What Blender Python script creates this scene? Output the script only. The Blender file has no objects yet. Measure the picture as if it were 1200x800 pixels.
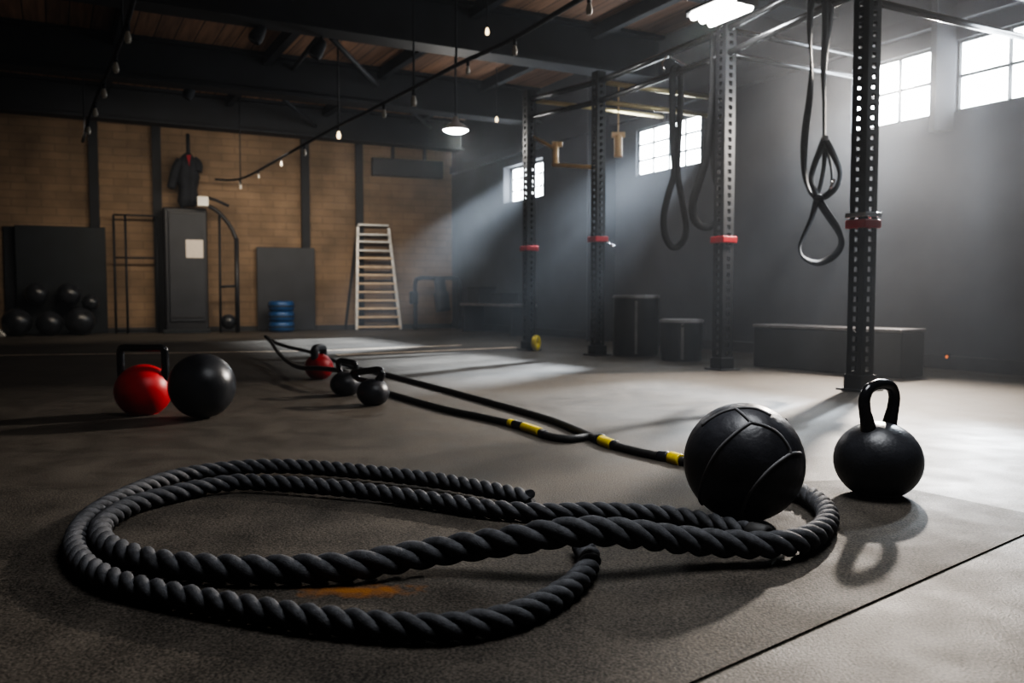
import bpy, math, random
from mathutils import Vector as V, Matrix
random.seed(7)
PI = math.pi
C = bpy.context.scene.collection
sc = bpy.context.scene

# ---------------------------------------------------------------- camera geometry
CAMH, FPX = 0.6, 1000.0
PITCH = math.atan(0.055)
cp, sp = math.cos(PITCH), math.sin(PITCH)
def ray(px, py):
    x = (px-600)/FPX; z = (400-py)/FPX
    return V((x, cp+z*sp, -sp+z*cp))
def G(px, py, h=0.0):                      # point of the sight line at height h
    d = ray(px, py); t = (h-CAMH)/d.z
    return V((d.x*t, d.y*t, h))
def AT(px, py, Y):                         # point of the sight line at depth Y
    d = ray(px, py); t = Y/d.y
    return V((d.x*t, Y, CAMH+d.z*t))
WA, WB = G(1200, 440), G(530, 384)
WT = (WB-WA).normalized()                  # along right wall, away from camera
WN = V((WT.y, -WT.x, 0))                   # out through right wall
def PL(px, py, p0, n):
    d = ray(px, py); o = V((0, 0, CAMH))
    return o + d*((p0-o).dot(n)/d.dot(n))
BA = G(0, 392)
BT = (WB-BA); BT.z = 0; BT.normalize()     # along back wall, to the right
BN = V((BT.y, -BT.x, 0))                   # from back wall into the room
RZB = math.atan2(BT.y, BT.x)
RZW = math.atan2(WT.y, WT.x)
def RW(px, py, off=0.0):                   # on right wall, off metres into the room
    return PL(px, py, WA-WN*off, WN)
def BW(px, py, off=0.0):
    return PL(px, py, BA+BN*off, BN)
def bu(p): return (p-BA).dot(BT)
def wu(p): return (p-WA).dot(WT)

# ---------------------------------------------------------------- materials
def new_mat(name):
    m = bpy.data.materials.new(name); m.use_nodes = True
    nt = m.node_tree; b = nt.nodes['Principled BSDF']
    return m, nt, b
def mat(name, col, rough=.5, metal=0., var=.25, scale=6., bump=0., bscale=200., spec=.5, rvar=.0):
    m, nt, b = new_mat(name)
    tc = nt.nodes.new('ShaderNodeTexCoord')
    n = nt.nodes.new('ShaderNodeTexNoise'); n.inputs['Scale'].default_value = scale; n.inputs['Detail'].default_value = 6
    nt.links.new(tc.outputs['Object'], n.inputs['Vector'])
    r = nt.nodes.new('ShaderNodeValToRGB')
    r.color_ramp.elements[0].position = .3; r.color_ramp.elements[1].position = .7
    r.color_ramp.elements[0].color = tuple(c*(1-var) for c in col)+(1,)
    r.color_ramp.elements[1].color = tuple(min(1, c*(1+var)) for c in col)+(1,)
    nt.links.new(n.outputs['Fac'], r.inputs['Fac']); nt.links.new(r.outputs['Color'], b.inputs['Base Color'])
    b.inputs['Roughness'].default_value = rough; b.inputs['Metallic'].default_value = metal
    b.inputs['Specular IOR Level'].default_value = spec
    if rvar:
        mr = nt.nodes.new('ShaderNodeMapRange'); mr.inputs[3].default_value = rough-rvar; mr.inputs[4].default_value = rough+rvar
        mr.inputs[1].default_value = .3; mr.inputs[2].default_value = .7
        nt.links.new(n.outputs['Fac'], mr.inputs[0]); nt.links.new(mr.outputs[0], b.inputs['Roughness'])
    if bump:
        n2 = nt.nodes.new('ShaderNodeTexNoise'); n2.inputs['Scale'].default_value = bscale; n2.inputs['Detail'].default_value = 4
        nt.links.new(tc.outputs['Object'], n2.inputs['Vector'])
        bp = nt.nodes.new('ShaderNodeBump'); bp.inputs['Strength'].default_value = bump; bp.inputs['Distance'].default_value = .002
        nt.links.new(n2.outputs['Fac'], bp.inputs['Height']); nt.links.new(bp.outputs['Normal'], b.inputs['Normal'])
    return m
def emit(name, col, s, seethrough=False):
    m = bpy.data.materials.new(name); m.use_nodes = True; nt = m.node_tree; nt.nodes.clear()
    o = nt.nodes.new('ShaderNodeOutputMaterial'); e = nt.nodes.new('ShaderNodeEmission')
    e.inputs['Color'].default_value = col+(1,); e.inputs['Strength'].default_value = s
    if seethrough:
        t = nt.nodes.new('ShaderNodeBsdfTransparent'); a = nt.nodes.new('ShaderNodeAddShader')
        nt.links.new(e.outputs[0], a.inputs[0]); nt.links.new(t.outputs[0], a.inputs[1]); nt.links.new(a.outputs[0], o.inputs['Surface'])
    else:
        nt.links.new(e.outputs[0], o.inputs['Surface'])
    return m
def rubber_floor(name, dark, light, stain=None, spec=.3, radd=0.):
    m, nt, b = new_mat(name); N = nt.nodes.new; Lk = nt.links.new
    geo = N('ShaderNodeNewGeometry')
    big = N('ShaderNodeTexNoise'); big.inputs['Scale'].default_value = .9; big.inputs['Detail'].default_value = 5; big.inputs['Roughness'].default_value = .6
    mid = N('ShaderNodeTexNoise'); mid.inputs['Scale'].default_value = 7; mid.inputs['Detail'].default_value = 5
    fine = N('ShaderNodeTexNoise'); fine.inputs['Scale'].default_value = 190; fine.inputs['Detail'].default_value = 3
    for n in (big, mid, fine): Lk(geo.outputs['Position'], n.inputs['Vector'])
    def math_(op, a, bv):
        q = N('ShaderNodeMath'); q.operation = op
        for i, v in enumerate((a, bv)):
            if isinstance(v, (int, float)): q.inputs[i].default_value = v
            else: Lk(v, q.inputs[i])
        return q.outputs[0]
    f = math_('ADD', math_('MULTIPLY', big.outputs['Fac'], .9), math_('ADD', math_('MULTIPLY', mid.outputs['Fac'], .8), math_('MULTIPLY', fine.outputs['Fac'], 2.4)))
    mr = N('ShaderNodeMapRange'); mr.inputs[1].default_value = 1.62; mr.inputs[2].default_value = 2.60; Lk(f, mr.inputs[0])
    mx = N('ShaderNodeMix'); mx.data_type = 'RGBA'
    mx.inputs[6].default_value = dark+(1,); mx.inputs[7].default_value = light+(1,); Lk(mr.outputs[0], mx.inputs[0])
    col = mx.outputs[2]
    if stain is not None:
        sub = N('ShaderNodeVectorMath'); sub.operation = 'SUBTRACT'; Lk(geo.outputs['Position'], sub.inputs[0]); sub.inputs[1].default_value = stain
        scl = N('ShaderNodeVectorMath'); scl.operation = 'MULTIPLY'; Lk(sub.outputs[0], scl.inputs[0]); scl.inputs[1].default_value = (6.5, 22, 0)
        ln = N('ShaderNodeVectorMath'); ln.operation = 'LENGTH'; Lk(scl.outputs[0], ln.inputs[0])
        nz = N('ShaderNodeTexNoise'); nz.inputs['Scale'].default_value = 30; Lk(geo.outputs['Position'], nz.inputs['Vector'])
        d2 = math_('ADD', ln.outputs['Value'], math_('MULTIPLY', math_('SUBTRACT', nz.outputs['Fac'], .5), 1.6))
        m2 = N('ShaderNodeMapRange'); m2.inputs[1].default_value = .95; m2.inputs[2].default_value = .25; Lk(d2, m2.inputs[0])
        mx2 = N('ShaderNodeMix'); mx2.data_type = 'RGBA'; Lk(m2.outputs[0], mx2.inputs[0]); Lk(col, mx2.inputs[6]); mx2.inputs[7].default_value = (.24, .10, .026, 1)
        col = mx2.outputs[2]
    Lk(col, b.inputs['Base Color'])
    r = N('ShaderNodeMapRange'); r.inputs[1].default_value = .3; r.inputs[2].default_value = .7; r.inputs[3].default_value = .54+radd; r.inputs[4].default_value = .68+radd
    Lk(mid.outputs['Fac'], r.inputs[0]); Lk(r.outputs[0], b.inputs['Roughness'])
    b.inputs['Specular IOR Level'].default_value = spec
    bp = N('ShaderNodeBump'); bp.inputs['Strength'].default_value = .8; bp.inputs['Distance'].default_value = .002
    h = math_('ADD', fine.outputs['Fac'], math_('MULTIPLY', mid.outputs['Fac'], .7))
    Lk(h, bp.inputs['Height']); Lk(bp.outputs['Normal'], b.inputs['Normal'])
    return m
def brick_mat():
    m, nt, b = new_mat('tan_brick'); N = nt.nodes.new; Lk = nt.links.new
    tc = N('ShaderNodeTexCoord'); br = N('ShaderNodeTexBrick')
    mp = N('ShaderNodeMapping'); mp.inputs['Rotation'].default_value = (-PI/2, 0, 0)
    Lk(tc.outputs['Object'], mp.inputs['Vector']); Lk(mp.outputs[0], br.inputs['Vector'])
    br.inputs['Scale'].default_value = 1.; br.inputs['Brick Width'].default_value = .40; br.inputs['Row Height'].default_value = .12
    br.inputs['Mortar Size'].default_value = .008; br.inputs['Bias'].default_value = -.1
    br.inputs['Color1'].default_value = (.235, .165, .108, 1); br.inputs['Color2'].default_value = (.20, .14, .092, 1); br.inputs['Mortar'].default_value = (.172, .122, .083, 1)
    n = N('ShaderNodeTexNoise'); n.inputs['Scale'].default_value = 1.6; n.inputs['Detail'].default_value = 6; Lk(tc.outputs['Object'], n.inputs['Vector'])
    r = N('ShaderNodeMapRange'); r.inputs[1].default_value = .3; r.inputs[2].default_value = .7; r.inputs[3].default_value = .6; r.inputs[4].default_value = 1.15; Lk(n.outputs['Fac'], r.inputs[0])
    mx = N('ShaderNodeMix'); mx.data_type = 'RGBA'; mx.blend_type = 'MULTIPLY'; mx.inputs[0].default_value = 1.
    Lk(br.outputs['Color'], mx.inputs[6]); Lk(r.outputs[0], mx.inputs[7]); Lk(mx.outputs[2], b.inputs['Base Color'])
    b.inputs['Roughness'].default_value = .85
    bp = N('ShaderNodeBump'); bp.inputs['Strength'].default_value = .4; bp.inputs['Distance'].default_value = .01
    Lk(br.outputs['Fac'], bp.inputs['Height']); bp.invert = True; Lk(bp.outputs['Normal'], b.inputs['Normal'])
    return m
def deck_mat():
    m, nt, b = new_mat('ceiling_planks'); N = nt.nodes.new; Lk = nt.links.new
    tc = N('ShaderNodeTexCoord'); mp = N('ShaderNodeMapping'); mp.inputs['Rotation'].default_value = (0, 0, -RZW)
    Lk(tc.outputs['Object'], mp.inputs['Vector'])
    br = N('ShaderNodeTexBrick'); Lk(mp.outputs[0], br.inputs['Vector']); br.inputs['Scale'].default_value = 1.
    br.inputs['Brick Width'].default_value = 4.; br.inputs['Row Height'].default_value = .22; br.inputs['Mortar Size'].default_value = .006
    br.inputs['Color1'].default_value = (0.374, 0.204, 0.119, 1); br.inputs['Color2'].default_value = (0.255, 0.145, 0.093, 1); br.inputs['Mortar'].default_value = (.03, .02, .015, 1)
    mp2 = N('ShaderNodeMapping'); mp2.inputs['Scale'].default_value = (.6, 9, 1); Lk(mp.outputs[0], mp2.inputs['Vector'])
    n = N('ShaderNodeTexNoise'); n.inputs['Scale'].default_value = 2.; n.inputs['Detail'].default_value = 5; Lk(mp2.outputs[0], n.inputs['Vector'])
    r = N('ShaderNodeMapRange'); r.inputs[1].default_value = .3; r.inputs[2].default_value = .7; r.inputs[3].default_value = .6; r.inputs[4].default_value = 1.2; Lk(n.outputs['Fac'], r.inputs[0])
    mx = N('ShaderNodeMix'); mx.data_type = 'RGBA'; mx.blend_type = 'MULTIPLY'; mx.inputs[0].default_value = 1.
    Lk(br.outputs['Color'], mx.inputs[6]); Lk(r.outputs[0], mx.inputs[7]); Lk(mx.outputs[2], b.inputs['Base Color'])
    b.inputs['Roughness'].default_value = .8
    return m
def notice_mat():
    m, nt, b = new_mat('printed_paper'); N = nt.nodes.new; Lk = nt.links.new
    tc = N('ShaderNodeTexCoord'); sx = N('ShaderNodeSeparateXYZ'); Lk(tc.outputs['Generated'], sx.inputs[0])
    n = N('ShaderNodeTexNoise'); n.inputs['Scale'].default_value = 9; Lk(tc.outputs['Generated'], n.inputs['Vector'])
    w = N('ShaderNodeMath'); w.operation = 'SINE'; k = N('ShaderNodeMath'); k.operation = 'MULTIPLY'; k.inputs[1].default_value = 60
    Lk(sx.outputs['Z'], k.inputs[0]); Lk(k.outputs[0], w.inputs[0])
    a = N('ShaderNodeMath'); a.operation = 'MULTIPLY'; Lk(w.outputs[0], a.inputs[0]); Lk(n.outputs['Fac'], a.inputs[1])
    r = N('ShaderNodeValToRGB'); r.color_ramp.elements[0].position = .15; r.color_ramp.elements[1].position = .4
    r.color_ramp.elements[0].color = (.62, .56, .5, 1); r.color_ramp.elements[1].color = (.36, .33, .3, 1)
    Lk(a.outputs[0], r.inputs[0]); Lk(r.outputs[0], b.inputs['Base Color']); b.inputs['Roughness'].default_value = .8
    return m

M = {}
M['floor'] = rubber_floor('rubber_floor', (.019, .0168, .0142), (.130, .112, .092))
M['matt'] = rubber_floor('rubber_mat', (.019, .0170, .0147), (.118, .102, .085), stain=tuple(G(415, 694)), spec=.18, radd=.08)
M['brick'] = brick_mat()
M['deck'] = deck_mat()
M['plaster'] = mat('dark_plaster', (.060, .064, .076), .8, var=.25, scale=1.3, bump=.3, bscale=40)
M['trim'] = mat('dark_trim', (.035, .037, .042), .55, var=.2)
M['beam'] = mat('blackened_steel', (.010, .012, .017), .7, var=.3, scale=3)
M['rope'] = mat('black_rope_fibre', (.062, .064, .071), .7, var=.45, scale=60, bump=.9, bscale=420)
M['cord'] = mat('black_sheathed_cord', (.034, .033, .032), .6, var=.3, scale=40, bump=.4, bscale=500)
M['yellow'] = mat('yellow_plastic', (.80, .62, .02), .4, var=.12, scale=30)
M['rubber'] = mat('black_rubber', (.022, .024, .029), .34, var=.3, scale=9, bump=.25, bscale=160, rvar=.07)
M['leather'] = mat('black_worn_leather', (.032, .033, .040), .40, var=.45, scale=7, bump=.8, bscale=45, rvar=.12)
M['seam_or_highlight'] = mat('grey_seam_tape', (.15, .15, .155), .6, var=.3, scale=40)
M['iron'] = mat('black_cast_iron', (.034, .036, .043), .38, var=.3, scale=12, bump=.5, bscale=110, rvar=.08)
M['gloss'] = mat('black_gloss_enamel', (.010, .011, .014), .18, var=.2)
M['red'] = mat('red_enamel', (.56, .018, .024), .42, var=.2, scale=5, bump=.08, bscale=60)
M['redpl'] = mat('red_plastic', (.5, .012, .018), .4, var=.15)
M['rack'] = mat('black_powder_steel', (.010, .011, .014), .5, metal=.0, var=.2)
M['tube'] = mat('dark_steel_tube', (.075, .08, .09), .25, metal=.9, var=.2)
M['strap'] = mat('black_webbing', (.007, .008, .010), .85, spec=.2, var=.3, scale=30, bump=.4, bscale=400)
M['band'] = mat('black_latex', (.007, .008, .010), .7, var=.2, spec=.2)
M['glint_tube'] = mat('tube_with_warm_glint', (.55, .46, .24), .3, metal=.6, var=.1)  # steel tube with the yellow glint of the light in its colour
M['chrome'] = mat('chrome', (.7, .7, .72), .15, metal=1., var=.05)
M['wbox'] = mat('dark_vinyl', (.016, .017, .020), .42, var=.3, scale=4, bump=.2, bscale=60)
M['wtop'] = mat('pale_vinyl_top', (.16, .15, .15), .4, var=.3, scale=8)  # paler than the body vinyl; lids, bench top and drum strips
M['board'] = mat('charcoal_board', (.012, .016, .021), .6, var=.2, scale=3)
M['board2'] = mat('slate_board', (.027, .030, .038), .6, var=.2, scale=3)
M['locker'] = mat('dark_painted_steel', (.019, .020, .025), .5, var=.2, scale=4)
M['alu'] = mat('worn_aluminium', (.50, .49, .47), .42, metal=.45, var=.15)
M['wood'] = mat('pale_wood', (.55, .42, .28), .6, var=.2)
M['blue'] = mat('blue_rubber', (.012, .06, .17), .38, var=.2)
M['cloth'] = mat('dark_cloth', (.016, .018, .024), .9, var=.3, scale=12)
M['redcloth'] = mat('red_cloth', (.25, .02, .03), .9, var=.2)
M['paper'] = notice_mat()
M['white'] = mat('white_plastic', (.62, .60, .56), .5, var=.08)
M['warm'] = mat('grip_warm_light_tint', (.78, .55, .30), .35, var=.15)  # warm light on the steel grips put into their colour
M['stripe'] = mat('worn_tape_and_light_streak', (.80, .60, .45), .6, var=.35, scale=5)  # tape colour, also used to paint one streak of light
M['wframe'] = mat('window_steel', (.05, .055, .06), .5, var=.1)
M['reveal'] = mat('pale_reveal', (.45, .46, .48), .8, var=.1)
M['pane'] = emit('bright_glass', (.90, .96, 1.0), 19.0, True)
M['lampglow'] = emit('lamp_glow', (.96, .98, 1.0), 40.0)
M['tubeglow'] = emit('tube_glow', (1.0, .97, .92), 30.0)
M['bulb'] = mat('frosted_bulb', (.36, .34, .31), .3, var=.05)
_b = M['bulb'].node_tree.nodes['Principled BSDF']; _b.inputs['Emission Color'].default_value = (1, .85, .6, 1); _b.inputs['Emission Strength'].default_value = .01
M['bulblit'] = emit('lit_filament_bulb', (1, .8, .5), 2.5)
M['amber'] = emit('amber_indicator', (1, .25, .05), .6)

# ---------------------------------------------------------------- mesh builder
class MB:
    def __init__(s): s.v = []; s.f = []; s.sm = []
    def add(s, vs, fs, smooth=False):
        o = len(s.v); s.v += [V(a) for a in vs]
        for f in fs: s.f.append([i+o for i in f]); s.sm.append(smooth)
        return s
    def box(s, c, d, rz=0., mat3=None):
        c = V(c); x, y, z = d[0]/2, d[1]/2, d[2]/2
        R = mat3 or Matrix.Rotation(rz, 3, 'Z')
        vs = [c+R@V((a*x, b*y, e*z)) for e in (-1, 1) for b in (-1, 1) for a in (-1, 1)]
        return s.add(vs, [(0, 2, 3, 1), (4, 5, 7, 6), (0, 1, 5, 4), (2, 6, 7, 3), (0, 4, 6, 2), (1, 3, 7, 5)])
    def beam(s, a, b, w, h):               # rectangular bar from a to b, h is vertical
        a, b = V(a), V(b); t = (b-a).normalized(); up = V((0, 0, 1))
        if abs(t.z) > .95: up = V((0, 1, 0))
        sd = t.cross(up).normalized(); u = sd.cross(t)
        vs = [p+sd*(i*w/2)+u*(j*h/2) for p in (a, b) for i, j in ((-1, -1), (1, -1), (1, 1), (-1, 1))]
        return s.add(vs, [(0, 1, 2, 3), (7, 6, 5, 4), (0, 4, 5, 1), (1, 5, 6, 2), (2, 6, 7, 3), (3, 7, 4, 0)])
    def tube(s, path, r, n=12, closed=False, cap=True, up=None):
        P = [V(p) for p in path]; m = len(P)
        rs = r if isinstance(r, (list, tuple)) else [r]*m
        T = []
        for i in range(m):
            if closed: t = P[(i+1) % m]-P[i-1]
            else: t = P[min(i+1, m-1)]-P[max(i-1, 0)]
            T.append(t.normalized())
        nrm = up or V((0, 0, 1))
        if abs(T[0].dot(nrm)) > .9: nrm = V((1, 0, 0))
        nrm = (nrm-T[0]*nrm.dot(T[0])).normalized()
        o = len(s.v)
        for i in range(m):
            nrm = (nrm-T[i]*nrm.dot(T[i])).normalized(); b = T[i].cross(nrm)
            for k in range(n):
                a = 2*PI*k/n; s.v.append(P[i]+(nrm*math.cos(a)+b*math.sin(a))*rs[i])
        for i in range(m if closed else m-1):
            j = (i+1) % m
            for k in range(n):
                l = (k+1) % n
                s.f.append([o+i*n+k, o+i*n+l, o+j*n+l, o+j*n+k]); s.sm.append(True)
        if cap and not closed:
            s.f.append([o+k for k in range(n)][::-1]); s.sm.append(False)
            s.f.append([o+(m-1)*n+k for k in range(n)]); s.sm.append(False)
        return s
    def lathe(s, prof, n=32, c=(0, 0, 0), mat3=None, sx=1., sy=1.):
        c = V(c); o = len(s.v); R = mat3 or Matrix.Identity(3); rows = []
        for r, z in prof:
            if r < 1e-6: rows.append([len(s.v)]); s.v.append(c+R@V((0, 0, z)))
            else:
                rows.append(list(range(len(s.v), len(s.v)+n)))
                for k in range(n):
                    a = 2*PI*k/n; s.v.append(c+R@V((r*math.cos(a)*sx, r*math.sin(a)*sy, z)))
        for a, b in zip(rows, rows[1:]):
            for k in range(n):
                l = (k+1) % n
                if len(a) == 1 and len(b) == 1: continue
                if len(a) == 1: f = [a[0], b[l], b[k]][::-1]
                elif len(b) == 1: f = [a[k], a[l], b[0]]
                else: f = [a[k], a[l], b[l], b[k]]
                s.f.append(f); s.sm.append(True)
        return s
    def sphere(s, c, r, n=32, m=18, sz=1.):
        return s.lathe([(r*math.sin(PI*i/m) if 0 < i < m else 0, -r*sz*math.cos(PI*i/m)) for i in range(m+1)], n, c)
    def ribbon(s, path, w, th, bdir, tilt=0., closed=False):
        P = [V(p) for p in path]; m = len(P); o = len(s.v); bd = V(bdir).normalized()
        ws = w if isinstance(w, (list, tuple)) else [w]*m
        tl = tilt if isinstance(tilt, (list, tuple)) else [tilt]*m
        for i in range(m):
            t = (P[(i+1) % m]-P[i-1]) if closed else (P[min(i+1, m-1)]-P[max(i-1, 0)]); t.normalize()
            b = (bd-t*bd.dot(t)).normalized(); n_ = t.cross(b)
            wv = b*math.cos(tl[i])+n_*math.sin(tl[i]); nv = t.cross(wv)
            for a, e in ((-1, -1), (1, -1), (1, 1), (-1, 1)): s.v.append(P[i]+wv*(a*ws[i]/2)+nv*(e*th/2))
        for i in range(m if closed else m-1):
            j = (i+1) % m
            for k in range(4):
                l = (k+1) % 4; s.f.append([o+i*4+k, o+i*4+l, o+j*4+l, o+j*4+k]); s.sm.append(k in (0, 2))
        if not closed:
            s.f.append([o, o+3, o+2, o+1]); s.sm.append(False)
            q = o+(m-1)*4; s.f.append([q, q+1, q+2, q+3]); s.sm.append(False)
        return s
    def build(s, name, m, parent=None, org=None, bevel=0., bseg=2):
        if org is not None: vs = [v-V(org) for v in s.v]
        else: vs = s.v
        me = bpy.data.meshes.new(name); me.from_pydata([tuple(v) for v in vs], [], s.f); me.update()
        me.polygons.foreach_set('use_smooth', s.sm)
        o = bpy.data.objects.new(name, me); C.objects.link(o)
        if m is not None: me.materials.append(m)
        if parent is not None: o.parent = parent
        if bevel:
            b = o.modifiers.new('b', 'BEVEL'); b.width = bevel; b.segments = bseg; b.limit_method = 'ANGLE'; b.angle_limit = .7
            b.harden_normals = False
        return o
def spline(pts, n=8, closed=False):        # Catmull-Rom through points
    P = [V(p) for p in pts]; m = len(P); out = []
    for i in range(m if closed else m-1):
        if closed: a, b, c, d = P[i-1], P[i], P[(i+1) % m], P[(i+2) % m]
        else:
            b, c = P[i], P[i+1]; a = P[i-1] if i > 0 else b*2-c; d = P[i+2] if i+2 < m else c*2-b
        for k in range(n):
            t = k/n
            out.append(.5*((2*b)+(c-a)*t+(2*a-5*b+4*c-d)*t*t+(3*b-a-3*c+d)*t**3))
    if not closed: out.append(P[-1])
    return out
def resample(P, ds):
    L = [0.]
    for a, b in zip(P, P[1:]): L.append(L[-1]+(b-a).length)
    n = max(2, int(L[-1]/ds)); out = []; j = 0
    for i in range(n+1):
        x = L[-1]*i/n
        while j < len(P)-2 and L[j+1] < x: j += 1
        q = (x-L[j])/max(1e-9, L[j+1]-L[j]); out.append(P[j].lerp(P[j+1], min(1, q)))
    return out
def tag(o, label=None, cat=None, group=None, kind=None):
    if label: o['label'] = label
    if cat: o['category'] = cat
    if group: o['group'] = group
    if kind: o['kind'] = kind
    return o
def thing(name, label, cat, loc=(0, 0, 0), rz=0., group=None):
    o = bpy.data.objects.new(name, None); C.objects.link(o); o.empty_display_size = .05
    o.location = loc; o.rotation_euler = (0, 0, rz)
    return tag(o, label, cat, group)
def struct(o): o['kind'] = 'structure'; return o
def dup(root, loc, label, rz=None):
    r = root.copy(); C.objects.link(r); r.location = loc; r['label'] = label
    if rz is not None: r.rotation_euler = (0, 0, rz)
    for ch in list(root.children):
        c = ch.copy(); C.objects.link(c); c.parent = r
        for g in list(ch.children):
            d = g.copy(); C.objects.link(d); d.parent = c
    return r

# ================================================================ ROOM
H = 3.6
LW0 = BA-BT*4.2                            # left end of back wall
def wall(name, p0, t, n_out, s0, s1, z0, z1, holes, m, depth=.16):
    t = V(t); n_out = V(n_out)
    ss = sorted({s0, s1, *[h[0] for h in holes], *[h[1] for h in holes]})
    zs = sorted({z0, z1, *[h[2] for h in holes], *[h[3] for h in holes]})
    b = MB()
    def loc(s, d, z): return V((s, d, z))
    for a, c in zip(ss, ss[1:]):
        for e, g in zip(zs, zs[1:]):
            if any(h[0] <= a and c <= h[1] and h[2] <= e and g <= h[3] for h in holes): continue
            b.add([loc(a, 0, e), loc(c, 0, e), loc(c, 0, g), loc(a, 0, g)], [(0, 1, 2, 3)])
    for h in holes:
        a, c, e, g = h
        for q in (((a, e), (a, g)), ((c, e), (c, g)), ((a, e), (c, e)), ((a, g), (c, g))):
            (x1, y1), (x2, y2) = q
            b.add([loc(x1, 0, y1), loc(x2, 0, y2), loc(x2, depth, y2), loc(x1, depth, y1)], [(0, 1, 2, 3)])
    o = b.build(name, m); o.location = V(p0); o.rotation_euler = (0, 0, math.atan2(t.y, t.x))
    return struct(o)
# right wall: local x along WT, local y must point outwards
WIN = [(-.62, .62), (.77, 1.62), (3.64, 4.82), (7.09, 8.32)]
Z0, Z1 = 2.04, 2.60
def wall_flip(name, p0, t, s0, s1, holes, m, depth):
    # local frame: x along -t so that local y (left of x) points outwards
    return wall(name, p0, V(t)*-1, None or WN, -s1, -s0, 0, H, [(-h[1], -h[0], Z0, Z1) for h in holes], m, depth)
RLEN = (WB-WA).length
wr = wall_flip('wall_right', WA, WT, -12., RLEN+.05, WIN, M['plaster'], .2)
def wl(s, d, z): return WA+WT*s+WN*d+V((0, 0, z))       # right wall coordinates
wb = MB().add([(-4.2, 0, 0), ((WB-BA).length+.1, 0, 0), ((WB-BA).length+.1, 0, H), (-4.2, 0, H)], [(0, 1, 2, 3)]).build('wall_back', M['brick'])
wb.location = BA; wb.rotation_euler = (0, 0, RZB); struct(wb)
p_l1 = LW0-WT*17.5; p_r1 = WA-WT*12.
q = MB().add([LW0, p_l1, p_l1+V((0, 0, H)), LW0+V((0, 0, H))], [(0, 1, 2, 3)]).build('wall_left', M['brick']); struct(q)
q = MB().add([p_l1, p_r1, p_r1+V((0, 0, H)), p_l1+V((0, 0, H))], [(0, 1, 2, 3)]).build('wall_front', M['plaster']); struct(q)
poly = [LW0-BT*.1-BN*.1, p_l1-BT*.1, p_r1+WN*.3, WB+WN*.3-BN*.1]
struct(MB().add(poly, [(0, 1, 2, 3)][::1]).build('floor', M['floor']))
struct(MB().add([p+V((0, 0, H)) for p in poly], [(3, 2, 1, 0)]).build('ceiling', M['deck']))

# dark rubber mat laid over the floor, one corner out of frame on the right
mc = G(1239, 610)
ma = (G(820, 798)-G(1200, 628)).normalized(); mb = (G(1070, 574)-G(1200, 602)).normalized()
MT = .004
mb_l = .80
e0 = G(900, 612); e1 = G(580, 597); ev = (e1-e0).normalized()
pts = [mc, mc+ma*4.8, e0+ev*4.2, e0+ev*.08, G(925, 566), G(1012, 562.5)]
mt = MB(); n_ = len(pts)
mt.add([p+V((0, 0, .0005)) for p in pts]+[p+V((0, 0, MT)) for p in pts], [tuple(range(n_))[::-1], tuple(range(n_, 2*n_))]+[(k_, (k_+1) % n_, n_+(k_+1) % n_, n_+k_) for k_ in range(n_)])
o = mt.build('rubber_floor_mat', M['matt'], bevel=.001)
tag(o, 'dark rubber floor mat with straight edge lying under the thick twisted rope', 'mat')

# windows
for i, (a, b) in enumerate(WIN):
    nx, nz = ((2, 2), (2, 2), (4, 3), (4, 3))[i]
    fr = MB(); D = .04 if i < 3 else .15; fw = .035 if i > 2 else .024
    for s_ in (a+fw/2, b-fw/2): fr.beam(wl(s_, D, Z0), wl(s_, D, Z1), fw, fw)
    for z_ in (Z0+fw/2, Z1-fw/2): fr.beam(wl(a, D, z_), wl(b, D, z_), fw, fw)
    g = .024
    div = [a+(b-a)*k/nx for k in range(1, nx)]
    if i == 0: div = [a+.82]
    if i == 1: div = [a+.38, ]
    for s_ in div: fr.beam(wl(s_, D, Z0), wl(s_, D, Z1), g, g)
    for k in range(1, nz): fr.beam(wl(a, D, Z0+(Z1-Z0)*k/nz), wl(b, D, Z0+(Z1-Z0)*k/nz), g, g)
    w = fr.build('window_%d' % (i+1), M['wframe']); struct(w)
    pa = MB(); d = D+.02
    pa.add([wl(a, d, Z0), wl(b, d, Z0), wl(b, d, Z1), wl(a, d, Z1)], [(3, 2, 1, 0)]); pa.build('pane', M['pane'], w)

# ceiling beams, running across the room
BZ = 3.1
k = 0
for px, py in ((0, 130), (0, 78), (300, 27)):
    p = G(px, py, BZ+.0); k += 1
    a = p-WN*6; e = p+WN*((WA-p).dot(WN))
    # stop at the right wall, begin at the left wall
    a = p-WN*min(6, (p-LW0).dot(WN)+.0)
    b_ = MB()
    c0, c1 = a+V((0, 0, .05)), e+V((0, 0, .05))
    fl = .30
    b_.beam(a+V((0, 0, .02)), e+V((0, 0, .02)), fl, .04); b_.beam(a+V((0, 0, .25)), e+V((0, 0, .25)), .06, .42); b_.beam(a+V((0, 0, .478)), e+V((0, 0, .478)), fl, .04)
    b_.build('trim_%d' % k, M['beam'])['kind'] = 'structure'
for dd in (2.5, 5.2, 8.0):
    p = G(300, 27, BZ)-WT*dd; k += 1
    a = p-WN*5; e = p+WN*((WA-p).dot(WN))
    b_ = MB(); b_.beam(a+V((0, 0, .02)), e+V((0, 0, .02)), .30, .04); b_.beam(a+V((0, 0, .25)), e+V((0, 0, .25)), .06, .42)
    b_.build('trim_%d' % k, M['beam'])['kind'] = 'structure'
# purlins along the room under the deck
for off in (-.9, -2.4, -3.9, -5.6, -7.6):
    k += 1
    a = wl(-9, off, H-.07); e = wl(RLEN-.3, off, H-.07)
    b_ = MB(); b_.beam(a, e, .09, .14); b_.build('trim_%d' % k, M['beam'])['kind'] = 'structure'
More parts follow.
